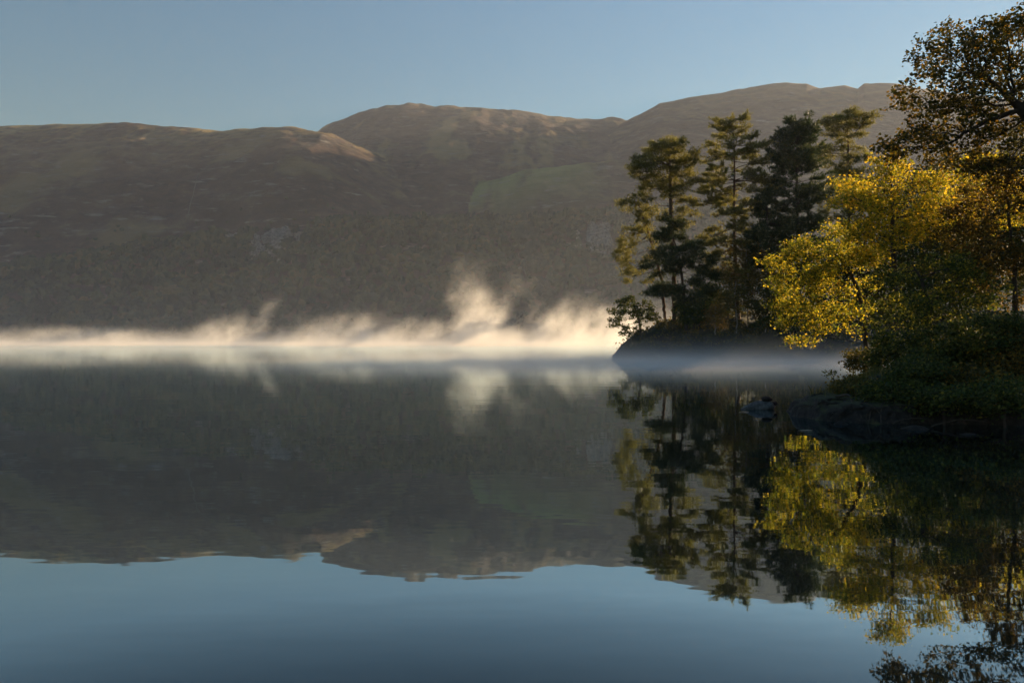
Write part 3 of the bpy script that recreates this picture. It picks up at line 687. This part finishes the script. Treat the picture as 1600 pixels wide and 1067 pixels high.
def build_near_trees():
    Y = 30; b = ground(1356, Y)
    tree('yellow_tree', 'yellow-leaved tree leaning out over the misty bay, lowest golden crown', 'tree', G_NEAR, b, [b, W(1352, 500, Y), W(1340, 450, Y), W(1322, 415, Y), W(1300, 390, Y)],
         [B(1285, 390, 60, 40, Y, 1.6, 1.6), B(1245, 430, 50, 45, Y, 1.3, 1.4), B(1320, 420, 50, 50, Y, 1.5, 1.3), B(1290, 480, 70, 34, Y, 1.5, 1.2), B(1240, 490, 36, 30, Y, 1.1, .6), B(1265, 525, 48, 16, Y, 1.0, .35)],
         1700, 0.125, 0.15, 0.09, 14, M['leaf_yellow'], M['bark_dark'], 0.09, 51, tip=0.004, clump=24, spread=0.11, leafmax=2, trop=(-0.05, 0, 0.02))
    Y = 27.5; b = ground(1400, Y)
    tree('yellow_tree', 'bright golden tree with dark forked stem above the lower yellow tree', 'tree', G_NEAR, b, [b, W(1402, 470, Y), W(1396, 400, Y), W(1394, 340, Y), W(1393, 300, Y)],
         [B(1365, 290, 52, 40, Y, 1.7, 1.3), B(1340, 330, 40, 36, Y, 1.4, 1.0), B(1430, 310, 50, 44, Y, 1.8, 1.3), B(1465, 345, 44, 40, Y, 1.6, 1.0), B(1395, 370, 70, 40, Y, 1.7, 1.2), B(1380, 258, 34, 22, Y, 1.2, .6)],
         1700, 0.12, 0.145, 0.09, 13, M['leaf_gold'], M['bark_dark'], 0.085, 52, tip=0.004, clump=26, spread=0.12, leafmax=2)
    Y = 24; b = ground(1455, Y)
    tree('green_tree', 'dark green leafy tree between the golden crowns and the shaded bank', 'tree', G_NEAR, b, [b, W(1452, 480, Y), W(1440, 440, Y), W(1425, 410, Y)],
         [B(1415, 445, 46, 34, Y, 1.5, 1.2), B(1460, 435, 50, 36, Y, 1.5, 1.2), B(1400, 480, 46, 40, Y, 1.4, 1.1), B(1460, 480, 56, 40, Y, 1.5, 1.2), B(1510, 440, 44, 44, Y, 1.5, 1.0), B(1420, 530, 50, 24, Y - 1, 1.0, .6)],
         1700, 0.12, 0.145, 0.085, 12, M['leaf_hedge'], M['bark_dark'], 0.10, 53, tip=0.004, clump=26, spread=0.11, leafmax=2)
    Y = 26; b = ground(1490, Y)
    tree('olive_tree', 'olive-green tree between golden tree and russet leaves', 'tree', G_NEAR, b, [b, W(1492, 440, Y), W(1488, 390, Y), W(1485, 360, Y)],
         [B(1500, 375, 34, 30, Y, 1.2, 1.0), B(1470, 405, 36, 26, Y, 1.1, .8), B(1520, 405, 40, 36, Y, 1.3, 1.0)],
         900, 0.12, 0.145, 0.085, 13, M['leaf_olive'], M['bark_dark'], 0.07, 60, tip=0.004, clump=20, spread=0.11, leafmax=2)
    rng = np.random.default_rng(88); gt = bpy.data.objects['green_tree']
    for k in range(11):                                              # roots washed out of the bank face
        x0 = 8.6 + 0.62 * k + rng.uniform(-0.2, 0.2); t = np.linspace(0, 1, 16)
        ys = np.linspace(16, 22, 240); zz = land_height(np.full(240, x0), ys); yw = ys[np.argmax(zz > 0.05)]
        Xr = x0 + rng.uniform(-0.9, 0.9) * t + 0.10 * np.sin(t * rng.uniform(4, 9)); Yr = yw + 1.2 - 1.35 * t
        Zr = np.maximum(land_height(Xr, Yr), -0.1) + 0.03 + 0.05 * np.sin(t * 9 + k)
        V, Fq = tube(np.stack([Xr, Yr - 0.08 * t, Zr], -1) - np.array(gt.location), rng.uniform(0.02, 0.045) * (1 - 0.65 * t), 6)
        mk('root', V, [Fq], M['bark_dark'], gt, smooth=True)
    Y = 24.5; b = ground(1590, Y)
    tree('russet_tree', 'russet-brown leaved tree with thin upright stem at right edge', 'tree', G_NEAR, b, [b, W(1585, 420, Y), W(1578, 360, Y), W(1574, 310, Y), W(1572, 290, Y)],
         [B(1545, 320, 54, 44, Y, 1.5, 1.2), B(1590, 300, 50, 44, Y, 1.5, 1.1), B(1530, 380, 44, 40, Y, 1.3, 1.0), B(1590, 390, 50, 50, Y, 1.5, 1.1), B(1640, 340, 44, 70, Y, 1.5, 1.0), B(1560, 445, 50, 34, Y, 1.2, .7)],
         1400, 0.13, 0.155, 0.095, 12, M['leaf_russet'], M['bark_dark'], 0.07, 54, tip=0.004, clump=14, spread=0.12, leafmax=2)
    Y = 33.5; b = ground(1545, Y)
    tree('yellow_tree', 'golden tree glimpsed behind the oak limb and russet leaves', 'tree', G_NEAR, b, [b, W(1545, 420, Y), W(1542, 350, Y), W(1540, 320, Y)],
         [B(1515, 285, 40, 34, Y, 1.3, 1.0), B(1560, 270, 44, 34, Y, 1.4, 1.0), B(1540, 330, 60, 36, Y, 1.5, 1.0), B(1590, 310, 40, 44, Y, 1.4, .8)],
         900, 0.15, 0.18, 0.11, 12, M['leaf_gold'], M['bark_dark'], 0.085, 59, tip=0.004, clump=13, spread=0.13, leafmax=2)
    Y = 22; b = ground(1690, Y)
    tree('oak_tree', 'big dark autumn oak reaching in over the top right corner', 'oak tree', G_NEAR, b, [b, W(1682, 420, Y), W(1668, 320, Y), W(1650, 250, Y), W(1620, 195, Y), W(1590, 165, Y)],
         [B(1520, 80, 80, 48, Y, 1.8, 1.6), B(1470, 130, 56, 50, Y, 1.5, 1.2), B(1560, 150, 80, 60, Y, 1.9, 1.5), B(1600, 70, 70, 56, Y, 1.9, 1.2), B(1490, 195, 66, 36, Y, 1.5, 1.0), B(1430, 225, 62, 20, Y, 1.0, .9), B(1530, 240, 70, 26, Y, 1.4, .9),
          B(1680, 120, 90, 80, Y, 2.2, 1.2), B(1640, 220, 80, 50, Y, 2.0, .9), B(1390, 240, 36, 14, Y, .7, .35)],
         2600, 0.14, 0.165, 0.105, 9, M['leaf_oak'], M['bark_dark'], 0.22, 55, tip=0.004, clump=11, spread=0.085, leafmax=2, trop=(-0.04, 0, 0.0), jit=0.38)
    # unseen oak added beyond the right edge to shade the bank
    for px, YY, pt, rx, lab, sd in [(1840, 27, 110, 150, 'unseen oak added just outside the right picture edge to shade the bank', 56)]:
        b = ground(px, YY)
        tree('oak_tree', lab, 'oak tree', G_NEAR, b, [b, W(px, pt + 260, YY), W(px - 8, pt + 150, YY)],
             [B(px, pt + 80, rx * .8, 90, YY, 3.0, 1), B(px - rx * .4, pt + 170, rx * .7, 90, YY, 2.8, 1), B(px + rx * .4, pt + 170, rx * .7, 90, YY, 2.8, 1)],
             900, 0.28, 0.34, 0.18, 20, M['leaf_oak'], M['bark_dark'], 0.24, sd, tip=0.007, clump=14, spread=0.26, leafmax=2)
    for px, YY, py, rx, ry, lab, mt, sd in [
            (1400, 23.0, 548, 40, 24, 'dark bramble bush on bank under the golden trees', 'leaf_green', 61), (1470, 21.5, 545, 50, 34, 'broad dark bush in the middle of the shaded bank', 'leaf_green', 62),
            (1545, 20.5, 530, 54, 44, 'tall shaded bush on the right of the bank', 'leaf_green', 63), (1600, 19.6, 560, 50, 44, 'shaded bush at right edge above the water', 'leaf_oak', 64),
            (1440, 20.0, 580, 40, 18, 'low bush drooping over the earth bank', 'leaf_green', 65), (1530, 19.2, 592, 46, 18, 'low dark bush overhanging the waterline', 'leaf_oak', 66), (1335, 20.6, 606, 30, 12, 'low ferny clump on lip of the bank near its tip', 'leaf_olive', 69), (1390, 19.4, 612, 40, 14, 'low clump of leaves hanging over the earth face', 'leaf_green', 70),
            (1475, 18.4, 622, 46, 18, 'dark leaf clump drooping to the water mid bank', 'leaf_green', 71), (1570, 17.8, 618, 50, 26, 'dark leafy clump drooping to water at right edge', 'leaf_green', 72),
            (1350, 24.5, 560, 26, 14, 'small olive bush at the bank crest beneath yellow tree', 'leaf_olive', 67)]:
        b = ground(px, YY)
        tree('bush', lab, 'bush', 'bushes on the near bank', b, [b, W(px, py + ry * 0.6, YY)], [B(px, py, rx, ry, YY, rx * YY / F, 1.0), B(px - rx * .5, py + ry * .5, rx * .6, ry * 0.7, YY, .5, .6), B(px + rx * .5, py + ry * .5, rx * .6, ry * 0.7, YY, .5, .6)],
             800, 0.10, 0.12, 0.08, 18, M[mt], M['bark_dark'], 0.035, sd, tip=0.003, clump=12, spread=0.10, leafmax=2)
    b = ground(1305, 24.3)
    tree('twiggy_shrub', 'tiny sparse twiggy shrub on the tip of near bank', 'shrub', 'bushes on the near bank', b, [b, W(1302, 588, 24.3)], [B(1298, 582, 13, 6, 24.3, .25, 1.0)],
         40, 0.06, 0.08, 0.06, 4, M['leaf_green'], M['bark_dark'], 0.012, 68, tip=0.003, spread=0.05, leafmax=2)
build_near_trees()

# ------------------------------------------------------------------ bank details
def build_grass():
    rng = np.random.default_rng(77)
    n = 34000
    x = rng.uniform(7, 19, n); y = rng.uniform(16.5, 27, n); z = land_height(x, y)
    d = sdist(x, y); ok = (z > 0.55) & (d > 0.5) & (fbm(x / 0.8, y / 0.8, 3, 81) > rng.uniform(-0.5, 0.4, n))
    C = np.stack([x, y, z - 0.02], -1)[ok]; n = len(C)
    a = rng.uniform(0, 6.28, n); h = rng.uniform(0.08, 0.34, (n, 1)); l = np.stack([np.cos(a), np.sin(a), np.zeros(n)], -1)
    lean = l[:, [1, 0, 2]] * rng.uniform(-0.5, 0.5, (n, 1)); up = np.array((0, 0, 1.0))
    V = np.stack([C - l * 0.008, C + l * 0.008, C + (up * 0.55 + lean * 0.4) * h + l * 0.006, C + (up + lean) * h], 1).reshape(-1, 3)
    tag(mk('bank_grass', V, [np.arange(4 * n).reshape(n, 4)[:, [0, 1, 2, 3]]], M['grass']), 'short grass and moss on the shaded near bank', 'grass', kind='stuff')
build_grass()

def build_undergrowth():
    rng = np.random.default_rng(78)
    n = 5200
    x = rng.uniform(12, 52, n); y = rng.uniform(84, 104, n); z = land_height(x, y); d = sdist(x, y)
    ok = (d > 0.9) & (fbm(x / 3, y / 3, 3, 83) > rng.uniform(-0.5, 0.5, n))
    C = np.stack([x, y, z], -1)[ok]; C = np.repeat(C, 9, 0)
    C = C + rng.standard_normal(C.shape) * np.array((0.35, 0.35, 0.16)) + np.array((0, 0, 0.18))
    V, Fq = leaves(rng, C, 0.26, 0.9)
    tag(mk('bracken', V, [Fq], M['leaf_olive']), 'low bracken and heather covering the headland slope', 'bracken', kind='stuff')
build_undergrowth()

def stone_mesh(rng, r, sq=(1, 1, 0.6)):
    v, f = ico_sub(2)
    k = 1 + 0.22 * fbm(v[:, 0] * 1.3 + rng.uniform(0, 99), v[:, 1] * 1.3 + v[:, 2] * 1.7, 3, int(rng.integers(999)))
    k = np.minimum(k, 1.08)
    return v * k[:, None] * r * np.array(sq) * rng.uniform(0.75, 1.25, 3), f

def build_stones():
    rng = np.random.default_rng(9)
    spots = [(1262, 655, .13, 'rounded dark stone at the tip of near bank waterline'), (1290, 660, .16, 'small stone in water right of the bank tip'), (1318, 664, .30, 'larger dark stone in the shallows under the bank tip'),
             (1352, 664, .10, 'small wet stone midway along the dark waterline'), (1396, 668, .17, 'pale-edged stone at waterline below the drooping bush'), (1432, 671, .34, 'flat dark stone at waterline in middle of bank'),
             (1478, 676, .18, 'dark stone right of the flat stone'), (1520, 680, .36, 'bulky dark stone near the right of the waterline'), (1570, 686, .20, 'dark stone closest to the right picture edge'), (1340, 640, .18, 'stone stuck in the earth bank face')]
    for px, py, r, lab in spots:
        Y = CAMZ * F / (py - 533.5); x = (px - 800) / F * Y
        V, Fq = stone_mesh(rng, r); z = max(gz(x, Y), -0.1)
        tag(mk('shore_stone', V, [Fq], M['stone'], loc=(x, Y + 0.12, z - 0.15 * r)), lab, 'stone', 'stones along the near waterline')
    labs = ['low rock at very tip of the pine headland', 'rock left of centre on the misty headland waterline', 'broad rock beneath the little birch sapling', 'dark rock on misty shore below the tallest pine', 'rock on misty shore right of tallest pine', 'rightmost visible rock on the misty headland shore']
    for (px, Y, rr_), lab in zip([(966, 94.2, .7), (1020, 90.6, .8), (1085, 88.7, 1.0), (1140, 87.9, .8), (1190, 87.2, .9), (1235, 86.6, .8)], labs):
        x = (px - 800) / F * Y; V, Fq = stone_mesh(rng, rr_, (1.3, 1, 0.7))
        tag(mk('shore_rock', V, [Fq], M['rock'], loc=(x, Y, 0.1)), lab, 'rock', 'rocks along the headland waterline')
    # driftwood log lying in the water
    Y = 22.6; c = W(1184, 640, Y)
    root = empty('driftwood_log', (c[0], Y, 0)); tag(root, 'weathered grey driftwood log lying half sunk off the near bank', 'log')
    t = np.linspace(0, 1, 26); xx = -0.50 + 1.02 * t
    rad = 0.03 + 0.185 * np.sin(np.clip(t * 1.12, 0, 1) * math.pi * 0.60 + 0.12) ** 1.3; rad[-3:] *= (0.92, 0.72, 0.3)
    zc = -0.03 + 0.17 * t ** 0.8
    P = np.stack([xx, 0.10 * np.sin(t * 3), zc], -1); V, Fq = tube(P, rad, 14)
    nn = fbm(V[:, 0] * 2.2, V[:, 1] * 14 + V[:, 2] * 11, 4, 7); V = V + 0.045 * nn[:, None] * np.array((0.3, 1, 1)); V[:, 2] = V[:, 2] * 0.86
    cap = np.array([list(range(len(V) - 14, len(V)))]); mk('log_body', V, [Fq, cap], M['driftwood'], root, smooth=True)
    V, Fq = stone_mesh(rng, 0.13, (1.15, 0.8, 0.62)); V = V + np.array((0.27, 0.02, 0.30)); mk('root_stump', V, [Fq], M['wet_wood'], root, smooth=True)
    V, Fq = stone_mesh(rng, 0.11, (1.0, 0.8, 0.7)); V = V + np.array((0.46, 0.0, 0.175)); mk('broken_end', V, [Fq], M['wet_wood'], root, smooth=True)
    # pale leaves and sticks afloat or stranded
    for px, py, s, lab in [(1258, 673, .16, 'pale leaf floating just below the bank tip'), (1162, 644, .14, 'pale fleck of foam at left end of driftwood log'), (1301, 649, .09, 'pale leaf caught on the dark bank face')]:
        Y = CAMZ * F / (py - 533.5); x = (px - 800) / F * Y; z = max(gz(x, Y), 0) + 0.012
        a = np.array([(-1, 0, 0), (-.4, .22, .02), (.5, .25, .05), (1, .02, .02), (.4, -.25, .04), (-.5, -.2, .03)]) * s; V = np.concatenate([a, a - (0, 0, 0.006)])
        Fq = [np.array([[0, 5, 4, 3, 2, 1], [6, 7, 8, 9, 10, 11]]), np.array([[i, (i + 1) % 6, (i + 1) % 6 + 6, i + 6] for i in range(6)])]
        tag(mk('floating_leaf', V, Fq, M['pale_leaf'], loc=(x, Y, z)), lab, 'leaf', 'pale leaves at the waterline')
    rt = np.random.default_rng(19)
    for px, py, dx, dz, lab in [(1395, 664, 0.9, 0.25, 'thin curved stick at the waterline under the bank'), (1300, 655, 0.5, 0.2, 'short forked stick on the mud by the bank tip'), (1455, 668, 1.3, 0.3, 'long thin root trailing along the dark waterline')]:
        Y = CAMZ * F / (py - 533.5) - 0.15; x = (px - 800) / F * Y
        t = np.linspace(0, 1, 12); P = np.stack([dx * t, 0.1 * np.sin(t * 4), 0.03 + dz * np.sin(t * 2.4) * 0.5 + rt.normal(0, 0.01, 12)], -1)
        V, Fq = tube(P, 0.018 * (1 - 0.6 * t), 6); tag(mk('dead_stick', V, [Fq], M['bark_dark'], smooth=True, loc=(x, Y, 0.02)), lab, 'stick', 'dead sticks at the near waterline')
build_stones()

# ------------------------------------------------------------------ mist on the lake and haze in the air
def vol_mat(name, color, density, aniso, attr=True):
    m, t, out = newmat(name)
    p = N(t, 'ShaderNodeVolumePrincipled'); p.inputs['Color'].default_value = color + (1,); p.inputs['Density'].default_value = density; p.inputs['Anisotropy'].default_value = aniso
    p.inputs['Density Attribute'].default_value = 'density' if attr else ''
    t.links.new(p.outputs[0], out.inputs['Volume'])
    return m
HAZE_D, MIST_D = 0.00007, 0.01
M['haze'] = vol_mat('haze_air', (0.70, 0.80, 1.0), HAZE_D, 0.26, False)
M['mist'] = vol_mat('mist_air', (1.0, 1.0, 1.0), MIST_D, 0.35)
M['thin_mist'] = vol_mat('thin_mist_air', (0.74, 0.84, 1.0), MIST_D, 0.3)

class FN:
    """tiny field-expression helper for geometry nodes"""
    def __init__(s, g): s.g = g
    def m(s, op, a, b=None, c=None):
        n = s.g.nodes.new('ShaderNodeMath'); n.operation = op
        for i, v in enumerate((a, b, c)):
            if v is None: continue
            if isinstance(v, (int, float)): n.inputs[i].default_value = v
            else: s.g.links.new(v, n.inputs[i])
        return n.outputs[0]
    def noise(s, vec, scale, detail, rough=0.55, lac=2.0):
        n = s.g.nodes.new('ShaderNodeTexNoise'); n.inputs['Scale'].default_value = scale; n.inputs['Detail'].default_value = detail; n.inputs['Roughness'].default_value = rough
        s.g.links.new(vec, n.inputs['Vector']); return n.outputs[0]
    def vec(s, x, y, z):
        n = s.g.nodes.new('ShaderNodeCombineXYZ')
        for i, v in enumerate((x, y, z)):
            if isinstance(v, (int, float)): n.inputs[i].default_value = v
            else: s.g.links.new(v, n.inputs[i])
        return n.outputs[0]
    def step(s, v, a, b):
        n = s.g.nodes.new('ShaderNodeMapRange'); n.interpolation_type = 'SMOOTHSTEP'
        s.g.links.new(v, n.inputs[0]); n.inputs[1].default_value = a; n.inputs[2].default_value = b; return n.outputs[0]

def volume_object(name, lo, hi, res, dens, label, mat='mist'):
    g = bpy.data.node_groups.new(name, 'GeometryNodeTree')
    g.interface.new_socket('Geometry', in_out='OUTPUT', socket_type='NodeSocketGeometry')
    out = g.nodes.new('NodeGroupOutput'); vc = g.nodes.new('GeometryNodeVolumeCube'); sm = g.nodes.new('GeometryNodeSetMaterial')
    vc.inputs['Min'].default_value = lo; vc.inputs['Max'].default_value = hi
    for k, r in zip('XYZ', res): vc.inputs['Resolution ' + k].default_value = r
    pos = g.nodes.new('GeometryNodeInputPosition'); sp = g.nodes.new('ShaderNodeSeparateXYZ'); g.links.new(pos.outputs[0], sp.inputs[0])
    f = FN(g); g.links.new(f.m('MULTIPLY', dens(f, sp.outputs[0], sp.outputs[1], sp.outputs[2]), 1.0 / MIST_D), vc.inputs['Density'])
    sm.inputs['Material'].default_value = M[mat]
    g.links.new(vc.outputs[0], sm.inputs[0]); g.links.new(sm.outputs[0], out.inputs[0])
    me = bpy.data.meshes.new(name); o = bpy.data.objects.new(name, me); COL.objects.link(o)
    me.materials.append(M[mat])
    md = o.modifiers.new('mist', 'NODES'); md.node_group = g
    tag(o, label, 'mist', kind='stuff')
    return o

LAYER = 0.0095
def layer_density(f, x, y, z):
    n = f.noise(f.vec(f.m('MULTIPLY', x, 0.6), y, f.m('MULTIPLY', z, 4.0)), 0.018, 4.0)
    n = f.step(n, 0.32, 0.68)
    sc = f.m('MULTIPLY_ADD', f.step(y, 90, 420), 0.85, 0.45)           # scale height grows out over the open lake
    sc = f.m('MULTIPLY', sc, f.m('MULTIPLY_ADD', n, 0.9, 0.5))
    h = f.m('EXPONENT', f.m('MULTIPLY', f.m('DIVIDE', z, sc), -1.0))
    d = f.m('MULTIPLY', f.m('MULTIPLY', h, f.m('MULTIPLY_ADD', n, 1.15, 0.12)), LAYER)
    d = f.m('MULTIPLY', d, f.m('MULTIPLY_ADD', f.step(y, 80, 300), 0.7, 0.3))
    g = f.m('MULTIPLY', f.m('SUBTRACT', y, 66.0), 1 / 20.0)
    d = f.m('MULTIPLY', d, f.m('MULTIPLY_ADD', f.m('EXPONENT', f.m('MULTIPLY', f.m('MULTIPLY', g, g), -1.0)), f.m('MULTIPLY_ADD', f.step(x, -32, 2), 46.0, 2.0), 1.0))
    d = f.m('MULTIPLY', d, f.m('MULTIPLY', f.step(y, 41, 62), f.step(z, 11.5, 7)))
    return f.m('MULTIPLY', d, f.m('MULTIPLY', f.step(y, 890, 760), f.m('MULTIPLY', f.step(x, 62, 40), f.step(x, -640, -560))))

WY = 330.0
PLUMES = [  # picture column, crest height, half width (px), lean, strength
    (736, 418, 28, -0.15, 1.25), (765, 458, 36, -0.35, 1.1), (786, 412, 24, 0.8, 0.75), (720, 440, 22, 0.2, 0.7), (832, 446, 18, 0.5, 0.5), (880, 466, 44, 0.6, 0.85), (945, 478, 54, 0.2, 0.9), (1015, 476, 50, 0.1, 0.6), (690, 500, 46, 0.3, 0.5),
    (628, 496, 36, 0.4, 0.5), (556, 490, 60, 0.5, 0.65), (480, 506, 40, 0.2, 0.45), (398, 464, 17, 0.55, 0.85), (446, 478, 24, 0.7, 0.45), (350, 490, 40, 0.5, 0.7), (262, 508, 34, 0.2, 0.5), (180, 516, 60, 0.2, 0.5), (60, 511, 40, 0.2, 0.5)]
def wisp_density(f, x, y, z):
    tot = None
    wob = f.m('MULTIPLY_ADD', f.noise(f.vec(x, y, z), 0.045, 2.0), 26.0, -13.0)
    for k, (px, py, hw, lean, a) in enumerate(PLUMES):
        yk = WY + 45 * math.sin(k * 2.4); s = yk / F
        h = CAMZ + (533.5 - py) * s
        dx = f.m('MULTIPLY_ADD', z, -lean, f.m('ADD', f.m('SUBTRACT', x, (px - 800) * s - lean * h * 0.5), wob))
        dx = f.m('MULTIPLY', dx, 1.0 / (hw * s))
        dy = f.m('MULTIPLY', f.m('SUBTRACT', y, yk), 1.0 / (hw * s * 1.2))
        dz = f.m('POWER', f.m('MULTIPLY', z, 1.0 / h), 3.0)
        e = f.m('MULTIPLY', f.m('EXPONENT', f.m('MULTIPLY', f.m('ADD', f.m('ADD', f.m('MULTIPLY', dx, dx), f.m('MULTIPLY', dy, dy)), dz), -1.0)), a)
        tot = e if tot is None else f.m('ADD', tot, e)
    by = f.m('MULTIPLY', f.m('SUBTRACT', y, 335.0), 1 / 60.0); bz = f.m('MULTIPLY', z, 1 / 9.0)      # a low continuous bank under the plumes
    tot = f.m('ADD', tot, f.m('MULTIPLY', f.m('EXPONENT', f.m('MULTIPLY', f.m('ADD', f.m('MULTIPLY', by, by), f.m('MULTIPLY', bz, bz)), -1.0)), 0.26))
    n = f.noise(f.vec(f.m('MULTIPLY_ADD', z, -0.35, x), y, f.m('MULTIPLY', z, 0.7)), 0.11, 6.0, 0.68)
    d = f.m('MAXIMUM', f.m('SUBTRACT', f.m('MULTIPLY', tot, f.m('MULTIPLY_ADD', f.step(n, 0.34, 0.66), 1.9, 0.0)), 0.16), 0.0)
    n3 = f.noise(f.vec(f.m('MULTIPLY_ADD', z, -0.6, x), y, f.m('MULTIPLY', z, 0.8)), 0.32, 4.0, 0.6)
    d = f.m('MULTIPLY', d, f.m('MULTIPLY_ADD', f.step(n3, 0.33, 0.70), 1.15, 0.25))
    low = f.m('EXPONENT', f.m('MULTIPLY', z, -0.05))
    return f.m('MULTIPLY', f.m('MULTIPLY', d, low), f.m('MULTIPLY', f.step(z, 46, 36), 0.085))

volume_object('lake_mist', (-650, 40, 0.02), (64, 900, 12), (180, 216, 30), layer_density, 'thin sunlit mist layer lying over the lake surface')
volume_object('mist_wisps', (-290, 235, 0.02), (110, 425, 48), (360, 150, 56), wisp_density, 'golden wisps of steam rising from the far lake')

def slope_density(f, x, y, z):
    h = f.m('EXPONENT', f.m('MULTIPLY', z, -1 / 48.0))
    n = f.step(f.noise(f.vec(x, y, f.m('MULTIPLY', z, 1.5)), 0.008, 3.0), 0.25, 0.75)
    d = f.m('MULTIPLY', f.m('MULTIPLY', h, f.m('MULTIPLY_ADD', n, 0.7, 0.65)), 0.00042)
    e = f.m('MULTIPLY', f.m('MULTIPLY', f.step(y, 470, 700), f.step(y, 1290, 1180)), f.m('MULTIPLY', f.step(x, -1250, -1000), f.step(x, 1250, 1000)))
    return f.m('MULTIPLY', f.m('MULTIPLY', d, e), f.step(z, 196, 150))
volume_object('slope_mist', (-1260, 460, 0.02), (1260, 1300, 200), (84, 42, 40), slope_density, 'faint mist veil lingering on the wooded lower slopes', 'thin_mist')

def build_haze():
    x0, x1, y0, y1, z0, z1 = -3990, 3990, -100, 2860, -6, 770
    V = np.array([(x, y, z) for z in (z0, z1) for y in (y0, y1) for x in (x0, x1)], float)
    Fq = np.array([(0, 2, 3, 1), (4, 5, 7, 6), (0, 1, 5, 4), (2, 6, 7, 3), (0, 4, 6, 2), (1, 3, 7, 5)])
    tag(mk('haze', V, [Fq], M['haze']), 'pale morning haze over lake and hills', 'haze', kind='stuff')
build_haze()
